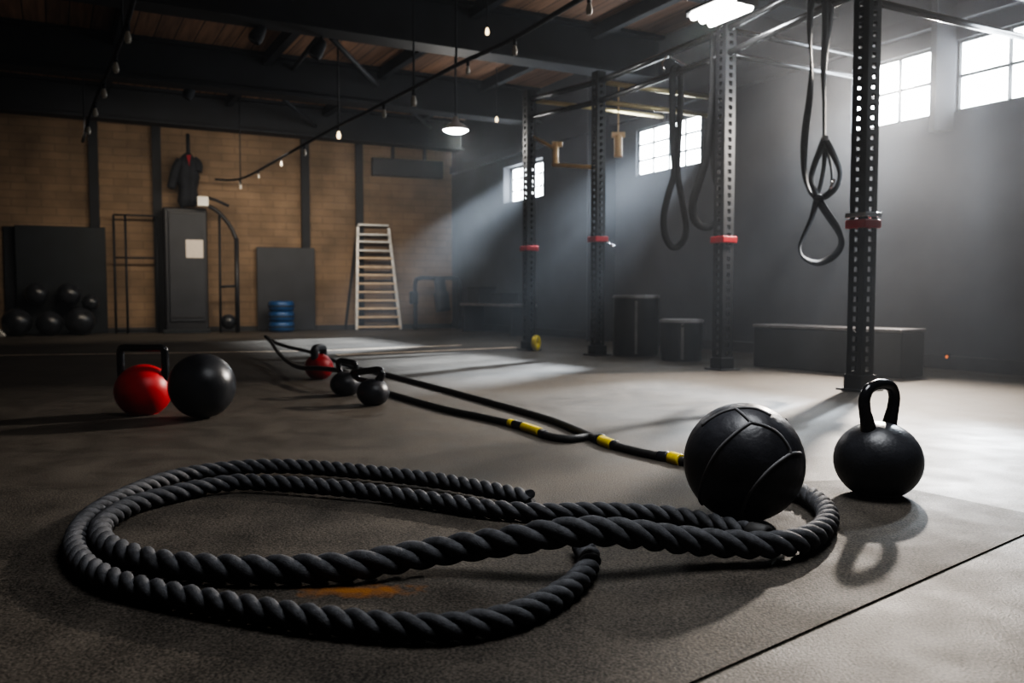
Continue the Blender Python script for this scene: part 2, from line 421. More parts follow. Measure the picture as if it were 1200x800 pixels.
# columns on the back wall
for px in (115, 188, 359.5, 422):
    k += 1; p = BW(px, 390, .0); u = bu(p)
    b_ = MB(); w_ = .13 if px < 400 else .12
    base = BA+BT*u; base.z = 0
    b_.box(base+BN*.04+V((0, 0, H/2-.01)), (w_, .08, H-.02), RZB)
    b_.build('trim_%d' % k, M['beam'])['kind'] = 'structure'
# right wall: baseboard, pier between the windows, ledge over the windows
b_ = MB(); b_.beam(wl(-11, -.015, .055), wl(RLEN-.02, -.015, .055), .03, .11); b_.build('baseboard_right', M['trim'], bevel=.006)['kind'] = 'structure'
k += 1; b_ = MB(); b_.beam(wl(.695, -.05, 1.9), wl(.695, -.05, H-.01), .15, .10); b_.build('trim_%d' % k, M['plaster'])['kind'] = 'structure'
for a, e in ((-11, .61), (.78, RLEN-.1)):
    k += 1; b_ = MB(); b_.beam(wl(a, -.04, 2.79), wl(e, -.04, 2.79), .08, .12); b_.build('trim_%d' % k, M['plaster'])['kind'] = 'structure'
k += 1; b_ = MB(); b_.beam(wl(5.35, -.06, 0), wl(5.35, -.06, H-.01), .5, .12); b_.build('trim_%d' % k, M['plaster'])['kind'] = 'structure'
# tape line across the far floor; last strip is a painted light streak
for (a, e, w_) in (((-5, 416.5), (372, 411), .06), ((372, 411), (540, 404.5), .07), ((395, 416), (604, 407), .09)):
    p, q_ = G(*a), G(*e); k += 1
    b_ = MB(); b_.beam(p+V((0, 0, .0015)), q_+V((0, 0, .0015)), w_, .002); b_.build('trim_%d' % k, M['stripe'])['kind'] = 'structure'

# braces between the beams (thin rods)
def brace(a, e, label):
    b_ = MB(); b_.tube([a, e], .028, 8); o = b_.build('roof_brace', M['beam']); tag(o, label, 'brace', 'thin diagonal roof braces')
def on_beam(px, py, idx):
    p0 = G(*((0, 130), (0, 78), (300, 27))[idx], BZ+.05)
    # sight line meets vertical plane of the beam
    return PL(px, py, p0, WT)
brace(on_beam(388, 44, 2), on_beam(446, 104, 1), 'thin diagonal brace rod dropping from upper beam to the hanging light cable')
brace(on_beam(465, 117, 1), on_beam(508, 152, 0), 'thin diagonal brace rod just left of the glowing pendant lamp')
brace(on_beam(332, 116, 1), on_beam(373, 151, 0), 'thin diagonal brace rod between the two rear beams above the slate board')
brace(on_beam(500, -4, 2)+WT*-.1, on_beam(556, 52, 2)-V((0, 0, .0)), 'thin diagonal brace rod at the top of the picture beside a hanging bulb')
brace(on_beam(376, 40, 2), on_beam(341, 84, 1), 'dark diagonal brace rod leaning left from the middle beam')

# ================================================================ RIG
rig_pts = [V((.185, 9.226, 0)), V((.846, 8.443, 0)), V((1.680, 6.806, 0)), V((2.184, 5.340, 0))]
ZU, ZL = 2.67, 2.48
rig = thing('pull_up_rig', 'tall black perforated steel pull-up rig with four uprights standing along the right wall', 'pull-up rig', tuple(rig_pts[1]))
RO = rig_pts[1]
def post(p, h, a=.112):
    yaw = RZW; R = Matrix.Rotation(yaw, 3, 'Z'); b_ = MB()
    hw, hh, pit = .036, .034, .062
    us = [-a/2, -hw/2, hw/2, a/2]
    zs = [0.]; z = .12
    while z < h-.08: zs += [z, z+hh]; z += pit
    zs.append(h)
    for side in range(4):
        Rs = R @ Matrix.Rotation(side*PI/2, 3, 'Z'); o = len(b_.v)
        for zz in zs:
            for u in us: b_.v.append(V(p)+Rs@V((u, -a/2, 0))+V((0, 0, zz)))
        for i in range(len(zs)-1):
            for j in range(3):
                if j == 1 and i % 2 == 1: continue
                q0 = o+i*4+j; b_.f.append([q0, q0+1, q0+5, q0+4]); b_.sm.append(False)
    t_ = p+V((0, 0, h)); b_.box(t_, (a, a, .008), yaw)
    ob = b_.build('upright', M['rack'], rig, RO)
    s_ = ob.modifiers.new('s', 'SOLIDIFY'); s_.thickness = .005; s_.offset = -1
    return ob
clampz = [AT(620, 291, 9.2).z, AT(700, 280, 8.4).z, AT(850, 281, 6.8).z, AT(1011, 262, 5.3).z]
for i, p in enumerate(rig_pts):
    up = post(p, 2.76 if i < 3 else 2.9, (.104, .100, .112, .112)[i])
    b_ = MB(); b_.box(p+V((0, 0, .006)), (.20, .20, .012), RZW); b_.box(p+V((0, 0, .055)), (.135, .135, .09), RZW)
    b_.build('base_plate', M['rack'], up, RO, bevel=.004)
    z = clampz[i]; b_ = MB(); a = .130
    for s_ in range(4):
        R = Matrix.Rotation(RZW+s_*PI/2, 3, 'Z'); b_.box(p+R@V((0, -a/2, 0))+V((0, 0, z)), (a+.02, .022, .054), RZW+s_*PI/2)
    co = b_.build('clamp', M['redpl'], up, RO, bevel=.008); co['label'] = 'red clamp band around upright'
    if i == 1:
        b_ = MB(); p2 = AT(718, 288, 8.35); b_.tube([p+V((.05, -.03, z)), p2], .008, 8); b_.tube([p2-V((.02, 0, -.01)), p2+V((.02, 0, -.012))], .016, 8)
        b_.build('pin', M['chrome'], up, RO)['label'] = 'small chrome locking pin'
    if i == 3:
        b_ = MB()
        for s_ in range(4):
            R = Matrix.Rotation(RZW+s_*PI/2, 3, 'Z'); b_.box(p+R@V((0, -a/2, 0))+V((0, 0, z+.055)), (a+.02, .024, .03), RZW+s_*PI/2)
        b_.build('bracket', M['chrome'], up, RO, bevel=.004)['label'] = 'bright steel bracket above red clamp'
def rigbar(a, e, r, m=None, name='crossbar'):
    b_ = MB(); b_.tube([a, e], r, 14); return b_.build(name, m or M['tube'], rig, RO)
ext = rig_pts[3]+(rig_pts[3]-rig_pts[2]).normalized()*1.6
for zz, r in ((ZU, .030), (ZL, .027)):
    seq = rig_pts+[ext]
    for a, e in zip(seq, seq[1:]): rigbar(a+V((0, 0, zz)), e+V((0, 0, zz)), r)
def to_wall(p, z, z2=None):
    d = (WA-p).dot(WN); e = p+WN*(d-.005); e = V((e.x, e.y, z if z2 is None else z2))
    a = V((p.x, p.y, z)); rigbar(a, e, .024, M['glint_tube'] if p.y > 8 else None)  # far bars take the tube colour with the painted glint
    b_ = MB(); R = Matrix(((WT.x, 0, WN.x), (WT.y, 0, WN.y), (0, 1, 0))); b_.lathe([(0, -.01), (.06, -.01), (.06, 0), (0, 0)], 16, e, R)
    b_.build('wall_flange', M['rack'], rig, RO)
for i, p in enumerate(rig_pts):
    to_wall(p, ZU, ZU)
    if i: to_wall(p, ZL-(.08 if i == 3 else 0), ZL-(.08 if i == 3 else 0))
# angled grips hung between the far uprights
b_ = MB()
b_.tube([AT(626, 161, 9.2), AT(650, 174, 9.0)], .018, 10)
b_.build('grip_arm', M['warm'], rig, RO)['label'] = 'short warm-lit arm reaching out from far upright'
b_ = MB(); b_.tube([AT(651, 168, 9.0), AT(651, 193, 9.0)], .032, 12); b_.tube([AT(648, 193, 9.0), AT(697, 196, 8.45)], .020, 10)
b_.box(AT(653, 169, 9.0), (.11, .05, .05)); b_.build('grip', M['warm'], rig, RO, bevel=.006)['label'] = 'bent pale grip bar between far uprights'
b_ = MB(); tp = rig_pts[1]+WN*.32; tp = AT(724.5, 158, tp.y); b_.tube([V((tp.x, tp.y, ZU)), tp], .008, 8)
b_.tube([tp, AT(724.5, 184, tp.y)], .042, 14); b_.box(tp, (.13, .05, .05)); b_.build('hanging_grip', M['warm'], rig, RO, bevel=.008)['label'] = 'pale T-shaped hanging grip'

# suspension trainer on the near end of the rig
YS = 5.60
st = thing('suspension_trainer', 'black webbing suspension trainer with looped handles hanging beside the nearest upright', 'suspension trainer', tuple(AT(960, 345, YS)))
SO = st.location.copy(); BD = V((.3, 1, 0))
def rb(pts, w, tilt, name, Y=YS, m=None, par=None, org=None, closed=False, n=6, th=.004, dy=None):
    P = [AT(x, y, Y+(dy[i] if dy else 0)) for i, (x, y) in enumerate(pts)]
    P = spline(P, n, closed); b_ = MB()
    tl = tilt if not isinstance(tilt, (list, tuple)) else [tilt[min(len(tilt)-1, int(i*len(tilt)/len(P)))] for i in range(len(P))]
    if isinstance(tilt, (list, tuple)):
        tl = []
        for i in range(len(P)):
            x = i/(len(P)-1)*(len(tilt)-1); j = min(int(x), len(tilt)-2); tl.append(tilt[j]+(tilt[j+1]-tilt[j])*(x-j))
    b_.ribbon(P, w, th, BD, tl, closed); return b_.build(name, m or M['strap'], par or st, org or SO)
pu = ext.lerp(rig_pts[3], 0)  # noqa
rb([(962, -22), (954, -10), (950, 8), (949, 45), (951, 75), (949, 112), (944, 150), (942, 180), (943, 205), (949, 224), (958, 232)], 0.047, [1.2, 1.2, .9, .25, 1.0, 1.4, .9, .5, 1.0], 'long_strap')
rb([(962, -22), (966, -8), (967, 30), (965, 80), (966, 120), (966, 163)], 0.044, [1.3, 1.2, 1.0, .6, .5], 'main_strap', dy=[0, 0, 0, .01, .01, 0])
rb([(962, -22), (972, -8), (974, 10), (970, 50), (966, 95), (966, 160)], 0.044, [.9, 1.2, .8, .4, .4], 'adjuster_strap', dy=[.02]*6)
rb([(966, 163), (961, 176), (953, 197), (951, 212), (958, 232)], 0.047, [1.3, .9, .7, 1.0], 'handle_strap')
rb([(967, 164), (975, 178), (984, 200), (981, 218), (970, 229), (958, 233)], 0.047, [1.3, 1.0, .6, .6, 1.0], 'handle_strap')
rb([(966, 166), (966, 190), (962, 214), (957, 231)], 0.034, [1.2, .8, .8], 'handle_strap', dy=[.03]*4)
rb([(967, 168), (973, 190), (975, 206), (973, 222), (961, 232)], 0.029, [.9, .6, .6, .8], 'handle_strap', dy=[.03]*5)
rb([(957, 235), (951, 255), (942, 275), (937, 290), (942, 302), (957, 308), (972, 303), (983, 293), (986, 282), (981, 268), (972, 254), (963, 240), (960, 234)], 0.052, [.9, .5, .35, .3, .8, 1.1, .8, .5, 1.0, 1.2, 1.0], 'foot_loop')
b_ = MB(); kp = AT(959, 232, YS); b_.sphere(kp, .034, 16, 10, .75)
b_.tube([kp+V((-.03, 0, .01)), kp+V((.03, 0, -.01))], .018, 10); b_.build('knot', M['strap'], st, SO)
b_ = MB(); kp = AT(967, 162, YS-.01); b_.box(kp, (.04, .02, .035)); o = b_.build('buckle', M['chrome'], st, SO, bevel=.004); o['label'] = 'small metal buckle'
b_ = MB(); b_.tube([AT(978, 210, YS+.0), AT(973, 222, YS)], .012, 8); b_.build('buckle', M['chrome'], st, SO)['label'] = 'small metal ring'
b_ = MB(); kp = AT(962, -10, YS+.0); b_.box(kp, (.13, .10, .12), RZW); b_.build('anchor', M['strap'], st, SO, bevel=.02)

# resistance bands on the rig
def band(pts, Y, w, tl, name, label):
    p0 = AT(*pts[len(pts)//2], Y); r = thing(name, label, 'resistance band', tuple(p0))
    rb(pts, w, tl, 'band_loop', Y, M['band'], r, p0, True, 6, .007); return r
r1 = band([(790, 80), (788, 92), (788, 130), (789, 170), (790, 203), (783, 228), (778, 252), (779, 274), (786, 288), (794, 289), (802, 279), (804, 264), (801, 244), (797, 222), (794, 203), (795, 170), (797, 130), (798, 95), (795, 80)],
     7.33, .056, 1.2, 'resistance_band', 'black resistance band hanging with a narrow loop in front of the third window')
b_ = MB(); p0 = V(r1.location)
b_.tube([AT(779, 84, 7.33), AT(776, 74, 7.36), AT(782, 66, 7.38), AT(786, 67, 7.40), AT(806, 78, 7.33)], .010, 8); b_.build('hook', M['chrome'], r1, p0)
band([(838, 42), (836, 60), (836, 100), (833, 140), (827, 185), (819, 213), (812, 238), (814, 257), (825, 266), (838, 262), (846, 250), (846, 232), (839, 206), (837, 175), (840, 110), (846, 62), (845, 44)],
     6.90, .066, 1.15, 'resistance_band', 'black resistance band with wide open loop hanging against a rig upright')

# yellow disc leaning at the foot of the far upright
pd = G(627, 410.5); pd = V((pd.x+.01, pd.y-.05, 0))
yd = thing('fractional_plate', 'small yellow round plate standing on edge at the foot of the farthest upright', 'weight plate', tuple(pd))
b_ = MB(); R = Matrix.Rotation(1.15, 3, 'Z') @ Matrix.Rotation(PI/2, 3, 'X')
b_.lathe([(.016, -.016), (.045, -.018), (.078, -.024), (.084, -.015), (.084, .015), (.078, .024), (.045, .018), (.016, .016), (.016, -.016)], 28, (0, 0, .084), R)
b_.build('disc', M['yellow'], yd)

# ================================================================ LAMPS
hb_c = AT(845, 15, 6.35)
hb = thing('high_bay_light', 'bright rectangular fluorescent fixture hanging from ceiling above the pull-up rig', 'ceiling light', tuple(hb_c), RZW)
b_ = MB(); b_.box((0, 0, .045), (.42, .30, .02)); b_.box((.21, 0, .03), (.015, .30, .05)); b_.box((-.21, 0, .03), (.015, .30, .05)); b_.build('housing', M['rack'], hb)
for dy, ox in ((-.11, .03), (0, 0), (.11, -.03)):
    b_ = MB(); b_.tube([(-.21+ox, dy, .008), (.21+ox, dy, .008)], .030, 12); b_.build('tube', M['tubeglow'], hb)
for dx in (-.17, .17):
    b_ = MB(); b_.tube([(dx, 0, .06), (dx, 0, H-hb_c.z)], .006, 6); b_.build('hanger', M['beam'], hb)
pl_c = AT(534, 153, 10.2)
pn = thing('pendant_lamp', 'glowing round pendant lamp hanging under the dark beams near room centre', 'pendant lamp', tuple(pl_c))
b_ = MB(); b_.lathe([(.15, .0), (.155, .012), (.11, .06), (.045, .10), (.03, .16), (0, .16)], 28); b_.build('shade', M['alu'], pn)
b_ = MB(); b_.lathe([(0, -.035), (.08, -.028), (.13, -.008), (.145, .008), (0, .01)], 28); b_.build('diffuser', M['lampglow'], pn)
b_ = MB(); b_.tube([(0, 0, .15), (0, 0, H-pl_c.z)], .012, 8); b_.build('rod', M['beam'], pn)

def bulb_part(p, par, org, m, s=1.):
    s *= .72
    b_ = MB(); b_.tube([p+V((0, 0, .11*s)), p+V((0, 0, .05*s))], .018*s, 10); so = b_.build('socket', M['beam'], par, org)
    b_ = MB(); b_.lathe([(0, -.05*s), (.018*s, -.045*s), (.028*s, -.02*s), (.027*s, .005*s), (.016*s, .04*s), (.013*s, .055*s)], 14, p); b_.build('bulb', m, so, (0, 0, 0) if org is None else org)
def string(name, label, h, pts, bulbs, hang, ds):
    P = [G(x, y, h) for x, y in pts]; org = P[len(P)//2]
    t = thing(name, label, 'string light', tuple(org))
    b_ = MB(); b_.tube(spline(P, 5), .017, 8); b_.build('cable', M['beam'], t, org)
    for (x, y, lit, s) in bulbs:
        # hang the bulb under the nearest cable point
        best = min(spline(P, 20), key=lambda q: abs((q.x/q.y) - ray(x, y).x/ray(x, y).y))
        p = best-V((0, 0, .09*s)); bulb_part(p, t, org, M['bulblit'] if lit else M['bulb'], s)
    for x in hang:
        best = min(spline(P, 20), key=lambda q: abs((q.x/q.y) - (x-600)/1000))
        b_ = MB(); b_.tube([best, V((best.x, best.y, H))], .009, 6); b_.build('hanger', M['beam'], t, org)
    return t
string('string_light', 'long black bulb cable slanting down across the ceiling to the back wall', 2.4,
       [(800, -66), (740, -33), (680, -1), (600, 46), (540, 74), (490, 100), (440, 126), (390, 151), (350, 173), (320, 190), (297, 203), (283, 209), (268, 211), (252, 210)],
       [(690, -5, 0, 1.), (602, 50, 0, 1.), (548, 80, 0, .9), (484, 108, 0, 1.3), (449, 128, 0, 1.1), (396, 157, 1, 1.1), (357, 178, 0, 1.1), (329, 193, 0, .9), (303, 204, 0, .9), (281, 213, 0, .8)],
       [486, 400, 535], 0)
string('string_light', 'black bulb cable running toward the back wall above the charcoal board', 2.5,
       [(166, -34), (158, -6), (150, 24), (139, 55), (125, 88), (113, 115), (104, 140), (97, 166)],
       [(150, 35, 0, 1.2), (136, 75, 0, 1.2), (122, 104, 0, 1.2), (112, 130, 0, 1.2), (104, 150, 0, 1.2)], [152, 105], 0)
for (px, py, Y, lb, lit) in ((582, 140, 11.5, 'small bare bulb on a thin cord just right of the glowing pendant lamp', 1), (571, 37, 8.6, 'small bare bulb on thin cord above the middle beam at top of frame', 1),
                             (690, 12, 8.0, 'small bare bulb on thin cord near top edge left of the rig', 1), (282, 219, 12.6, 'tiny bulb on a long vertical cord above the slate board', 0)):
    p = AT(px, py, Y); t = thing('hanging_bulb', lb, 'hanging bulb', tuple(p))
    bulb_part(V((0, 0, 0)), t, V((0, 0, 0)), M['bulblit'] if lit else M['bulb'], 1.)
    b_ = MB(); b_.tube([(0, 0, .07), (0, 0, H-p.z)], .008, 6); b_.build('cord', M['beam'], t)
for (px, py, idx, lb) in ((302, 40, 2, 'dark spotlight under the upper beam near top of frame'), (222, 108, 1, 'dark spotlight fixed under the second beam above the locker'),
                          (65, 42, 1, 'dark bundle-like spotlight fixed high at upper left'), (372, 58, 2, 'dark tilted floodlight under the upper beam beside the diagonal braces')):
    p = on_beam(px, py, idx)-WT*.05; t = thing('ceiling_spotlight', lb, 'spotlight', tuple(p), RZB)
    b_ = MB(); R = Matrix.Rotation(.5, 3, 'Y'); b_.lathe([(0, -.10), (.055, -.10), (.07, -.06), (.05, .06), (.03, .09), (0, .09)], 16, (0, 0, 0), R); b_.build('lamp_head', M['beam'], t)
    b_ = MB(); b_.tube([(.03, 0, .06), (.03, 0, max(.12, BZ-p.z+.02))], .014, 8); b_.build('bracket', M['beam'], t)

# ================================================================ BATTLE ROPE
RR = .0255
def rope_geo(b_, P, R=RR, pitch=.132, ns=3, ds=.006, seg=10, fat=None):
    P = resample(P, ds); m = len(P)
    F = [1.]*m
    if fat:
        for i in range(m):
            x = i/(m-1)*(len(fat)-1); q_ = min(int(x), len(fat)-2); F[i] = fat[q_]+(fat[q_+1]-fat[q_])*(x-q_)
    rs = [R*.51*f for f in F]; a = [R*.50*f for f in F]
    T = [(P[min(i+1, m-1)]-P[max(i-1, 0)]).normalized() for i in range(m)]
    for k in range(ns):
        path = []; s_ = 0.
        for i in range(m):
            if i: s_ += (P[i]-P[i-1]).length/F[i]
            B_ = T[i].cross(V((0, 0, 1))).normalized(); N_ = B_.cross(T[i])
            th = 2*PI*s_/pitch+2*PI*k/ns
            path.append(P[i]+(N_*math.cos(th)+B_*math.sin(th))*a[i]+V((0, 0, R*(F[i]-1))))
        b_.tube(path, rs, seg)
h0 = MT+RR
def RP(l): return spline([G(x, y, h0 if len(q_) == 0 else q_[0]) for (x, y, *q_) in l], 10)
outer = RP([(622, 584), (600, 579), (560, 571), (500, 561), (400, 550), (330, 546), (265, 549), (200, 560), (145, 581), (106, 604), (88, 630), (92, 652), (112, 670), (152, 686), (230, 702), (300, 714), (350, 722), (400, 728), (450, 733),
            (500, 735), (550, 732), (600, 722), (640, 705), (672, 684), (688, 665), (690, 651), (680, 636)])
inner = RP([(893, 627), (868, 621), (830, 612), (780, 603), (700, 599), (640, 600), (575, 596), (500, 585), (400, 572), (300, 565), (260, 567), (205, 578), (155, 592), (124, 611), (117, 627), (130, 643), (168, 657), (215, 665), (300, 670),
            (400, 668), (450, 661, h0+.004), (500, 652, h0+.010), (550, 644, h0+.024), (600, 637, h0+.042), (650, 629, h0+.060), (700, 626, h0+.062), (750, 630, h0+.050), (800, 636, h0+.03), (850, 640, h0+.018), (900, 641, h0+.012), (940, 635, h0+.006), (966, 619), (968, 600), (950, 583), (925, 574)])
b_ = MB(); rope_geo(b_, outer); rope_geo(b_, inner, fat=[1, 1, 1, 1, 1.02, 1.05, 1.1, 1.18, 1.28, 1.3, 1.24, 1.15, 1.1])
br = b_.build('battle_rope', M['rope']); tag(br, 'thick black twisted battle rope coiled in loops on the mat', 'rope')
for P in (outer, inner):
    for e, f in ((0, 3), (-1, -4)):
        if P is outer: continue
        a, c = P[e], P[f]; d = (a-c).normalized(); b_ = MB(); b_.tube([a-d*.035, a-d*.03, a+d*.012, a+d*.018], [RR*.98, RR*1.05, RR*1.05, RR*.8], 16)
        b_.build('end_cap', M['cord'], br)

# ================================================================ MEDICINE BALL
mcy = 2.23; mr = .1555
mcn = V((.0, mcy, MT+mr)); mcn.x = ray(871.5, 546).x/ray(871.5, 546).y*mcy
mball = thing('medicine_ball', 'large black leather medicine ball with grey panel seams resting against the twisted rope', 'medicine ball', (mcn.x, mcn.y, MT))
b_ = MB(); b_.sphere(V((0, 0, mr)), mr, 64, 40, 1.); b_.build('shell', M['leather'], mball)
def on_sphere(px, py, c, r):
    d = ray(px, py).normalized(); o = V((0, 0, CAMH)); oc = o-c; bq = oc.dot(d); disc = bq*bq-(oc.dot(oc)-r*r)
    if disc < 0:                          # just outside the outline: nearest point
        p = o+d*(-bq); return c+(p-c).normalized()*r
    return o+d*(-bq-math.sqrt(disc))
seams = [[(862, 478), (872, 486), (880, 494)], [(880, 494), (860, 508), (842, 526), (829, 548), (821, 570), (818, 594)], [(880, 494), (896, 498), (912, 507), (924, 523), (926, 530)],
         [(938, 530), (926, 531), (906, 545), (888, 564), (875, 583), (868, 603)], [(862, 478), (843, 484), (823, 498)], [(862, 478), (885, 478), (903, 486)]]
b_ = MB()
for sm in seams:
    P = [on_sphere(x, y+1, mcn, mr)-mcn for x, y in sm]
    P = [p.normalized()*(mr+.0005) for p in spline(P, 8)]
    b_.tube([p+V((0, 0, mr)) for p in P], .0044, 8); b_.tube([V((0, 0, mr))-p for p in P], .0044, 8)
b_.build('seam_or_highlight', M['seam_or_highlight'], mball)['label'] = 'grey raised panel seams'

# ================================================================ KETTLEBELLS
def kb_profile(r, sq, neck=.0):
    H2 = 2*r*sq*.97; out = [(0, 0)]; n = 22; a0 = math.acos(1-.055*2)  # flat foot
    for i in range(n+1):
        a = a0+(PI-a0)*i/n
        z = r*sq*(1-math.cos(a))-r*sq*(1-math.cos(a0))
        out.append((max(0, r*math.sin(a)) if i < n else 0, z))
    out[0] = (0, out[1][1]); return out
def kettlebell(name, label, loc, rz, r, sq, hpath, hr, mbody, mhandle, group=None, collars=False):
    t = thing(name, label, 'kettlebell', loc, rz, group)
    b_ = MB(); b_.lathe(kb_profile(r, sq), 48); b_.build('body', mbody, t)
    P = spline(hpath, 8); n = len(P)
    rr = hr if not isinstance(hr, (list, tuple)) else [hr[min(int(x := i/(n-1)*(len(hr)-1)), len(hr)-2)]+(hr[min(int(x), len(hr)-2)+1]-hr[min(int(x), len(hr)-2)])*(x-min(int(x), len(hr)-2)) for i in range(n)]
    b_ = MB(); b_.tube(P, rr, 16, up=V((0, 1, 0))); b_.build('handle', mhandle, t)
    return t
# front right
r = .126; g = G(1029, 580, MT); kY = 2.52
kp = V((ray(1029, 540).x/ray(1029, 540).y*kY, kY, MT))
kettlebell('kettlebell', 'black cast iron kettlebell with tall loop handle standing beside the medicine ball', tuple(kp), math.radians(36), r, .92,
           [(-0.0468, 0, 0.165), (-0.0585, 0, 0.212), (-0.0749, 0, 0.255), (-0.0796, 0, 0.29), (-0.0608, 0, 0.318), (-0.0234, 0, 0.329), (0.0234, 0, 0.329), (0.0608, 0, 0.318), (0.0796, 0, 0.29), (0.0749, 0, 0.255), (0.0585, 0, 0.212), (0.0468, 0, 0.165)],
           [.030, .021, .0172, .0165, .0165, .0165, .0165, .0165, .0165, .0172, .021, .030], M['iron'], M['gloss'])
# left red one with square handle
rY = 4.27; rx = ray(168, 450).x/ray(168, 450).y*rY
kettlebell('kettlebell', 'large red kettlebell with squared black handle standing left of the shiny black ball', (rx, rY, 0), -.08, .137, .97,
           [(-.112, 0, .16), (-.115, 0, .21), (-.116, 0, .27), (-.115, 0, .312), (-.109, 0, .327), (-.094, 0, .333), (-.04, 0, .333), (.04, 0, .333), (.094, 0, .333), (.109, 0, .327), (.115, 0, .312), (.116, 0, .27), (.115, 0, .21), (.112, 0, .16)],
           .0185, M['red'], M['gloss'])
bY = 4.13; bx = ray(237, 450).x/ray(237, 450).y*bY
b_ = MB(); b_.sphere(V((0, 0, .158)), .158, 48, 28); o = b_.build('slam_ball', M['rubber']); o.location = (bx, bY, 0)
tag(o, 'shiny black slam ball touching the large red kettlebell', 'ball')
# middle group
def small(px, py, rr_, sq, rz, hp, hr, label, mb_=None, mh=None):
    p = G(px, py); return kettlebell('kettlebell', label, (p.x, p.y+.03, 0), rz, rr_, sq, hp, hr, mb_ or M['iron'], mh or M['gloss'])
small(373, 444, .100, .95, math.radians(72), [(-.055, 0, .14), (-.06, 0, .185), (-.055, 0, .212), (-.025, 0, .222), (.025, 0, .222), (.055, 0, .212), (.06, 0, .185), (.055, 0, .14)], .027,
      'small red kettlebell with dark handle behind the thin black rope', M['red'], M['locker'])
small(404, 463.5, .092, .82, math.radians(-25), [(-.03, 0, .12), (-.045, 0, .16), (-.05, 0, .19), (-.03, 0, .205), (.06, -.02, .200), (.085, -.02, .19), (.075, 0, .165), (.045, 0, .125)], .0165,
      'small black kettlebell, left one of the pair under the thin rope')
small(436.5, 475, .089, .86, math.radians(-8), [(.02, 0, .12), (.045, 0, .155), (.048, 0, .175), (.030, .01, .190), (-.03, .03, .184), (-.10, .05, .172), (-.13, .06, .16), (-.10, .05, .135), (-.03, .02, .125)], [.024, .020, .0185, .0185, .0185, .0185, .016, .014, .014],
      'small black kettlebell nearest the camera in the middle group, handle pointing left')

# ================================================================ THIN TRAINING ROPE
tr = thing('training_rope', 'thin black doubled training rope with yellow sleeves trailing across the floor to the far end', 'rope', tuple(G(690, 510)))
TO = V(tr.location); tr_r = .0155
def TP(l): return spline([(G(x, y, tr_r) if not q_ else AT(x, y, q_[0])) for (x, y, *q_) in l], 8)
sA = TP([(311, 394, 8.2), (322, 401, 8.1), (338, 406.5, 7.95), (362, 412, 7.7), (388, 421, 7.1), (410, 429), (455, 439), (520, 456), (600, 478), (650, 493), (690, 509.5), (702, 513)])
sB = TP([(311, 394, 8.2), (318, 401, 8.0), (326, 413, 7.4), (338, 424, 6.6), (352, 430.5, 5.95), (375, 431.5, 5.65), (400, 434.5, 5.35), (416, 441, 5.28), (432, 450.5), (455, 460), (520, 478.5), (560, 487), (600, 496), (625, 503.5), (645, 511), (668, 514), (690, 511.5), (704, 515.5)])
sC = TP([(702, 514), (712, 519), (740, 527), (770, 533.5), (786, 536), (800, 540), (830, 546)])
for s_ in (sA, sB, sC):
    b_ = MB(); b_.tube(s_, tr_r, 12); b_.build('cord', M['cord'], tr, TO)
def sleeve(path, x0, x1, r0, m, name, lab=None):
    P = [p for p in resample(path, .006) if x0 <= 600+1000*p.x/(p.y*cp) <= x1]
    if len(P) < 2: return
    b_ = MB(); n = len(P); b_.tube(P, [r0*.9]+[r0]*(n-2)+[r0*.9], 14); o = b_.build(name, m, tr, TO)
    if lab: o['label'] = lab
for (pa, a, e, r_, m, nm, lb) in ((sB, 597, 602, .0195, 'yellow', 'sleeve', 'narrow yellow sleeve'), (sB, 602, 613, .0205, 'rubber', 'collar', None), (sB, 613, 634, .0205, 'yellow', 'sleeve', 'yellow sleeve on the near strand'), (sB, 634, 640, .0185, 'rubber', 'collar', None),
                                  (sC, 699, 706, .025, 'rubber', 'collar', None), (sC, 704, 720, .0215, 'yellow', 'sleeve', 'yellow sleeve where both strands join'), (sC, 719, 724, .021, 'rubber', 'collar', None),
                                  (sC, 773, 786, .021, 'rubber', 'collar', None), (sC, 786, 801, .0235, 'yellow', 'sleeve', 'yellow end sleeve beside the medicine ball')):
    sleeve(pa, a, e, r_, M[m], nm, lb)

# ================================================================ BY THE RIGHT WALL
def drum(px, base, w_px, top, taper, label):
    p = G(px, base); Y = p.y+.2; p = V((p.x/p.y*Y, Y, 0)); r = w_px/2000*Y*.99; h = AT(px, top, Y).z
    t = thing('plyo_drum', label, 'drum', tuple(p)); rb_ = r*taper
    b_ = MB(); b_.lathe([(0, .0), (rb_-.01, 0), (rb_, .012), (r, h-.05), (r-.004, h-.03), (r-.006, h-.02), (0, h-.02)], 48); b_.build('body', M['wbox'], t)
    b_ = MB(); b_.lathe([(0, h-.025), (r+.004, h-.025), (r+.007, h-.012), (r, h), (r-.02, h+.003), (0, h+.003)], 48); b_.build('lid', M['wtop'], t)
    b_ = MB(); a = math.radians(-98); b_.box((math.cos(a)*(rb_+r)/2, math.sin(a)*(rb_+r)/2, h*.48), (.025, .012, h*.86), a+PI/2); b_.build('seam_or_highlight', M['wtop'], t)  # pale strip standing for the vertical highlight on the drum
drum(745, 418, 54, 346, 1.0, 'tall dark round drum with pale rim standing by the right wall')
drum(798, 424, 51, 374, .93, 'short dark tapered drum standing next to the taller one by the wall')
c0 = G(1055, 444.5); bl = 1.32; bd_ = .30; bh = AT(1055, 386, c0.y).z
bt = (G(902, 431)-c0).normalized(); bn = V((bt.y, -bt.x, 0))
bx_ = thing('plyo_box', 'long low dark padded box lying along the wall behind the nearest upright', 'plyo box', tuple(c0), math.atan2(bt.y, bt.x))
b_ = MB(); b_.box((bl/2, -bd_/2, bh/2-.01), (bl, bd_, bh-.02)); b_.build('body', M['wbox'], bx_, bevel=.015)
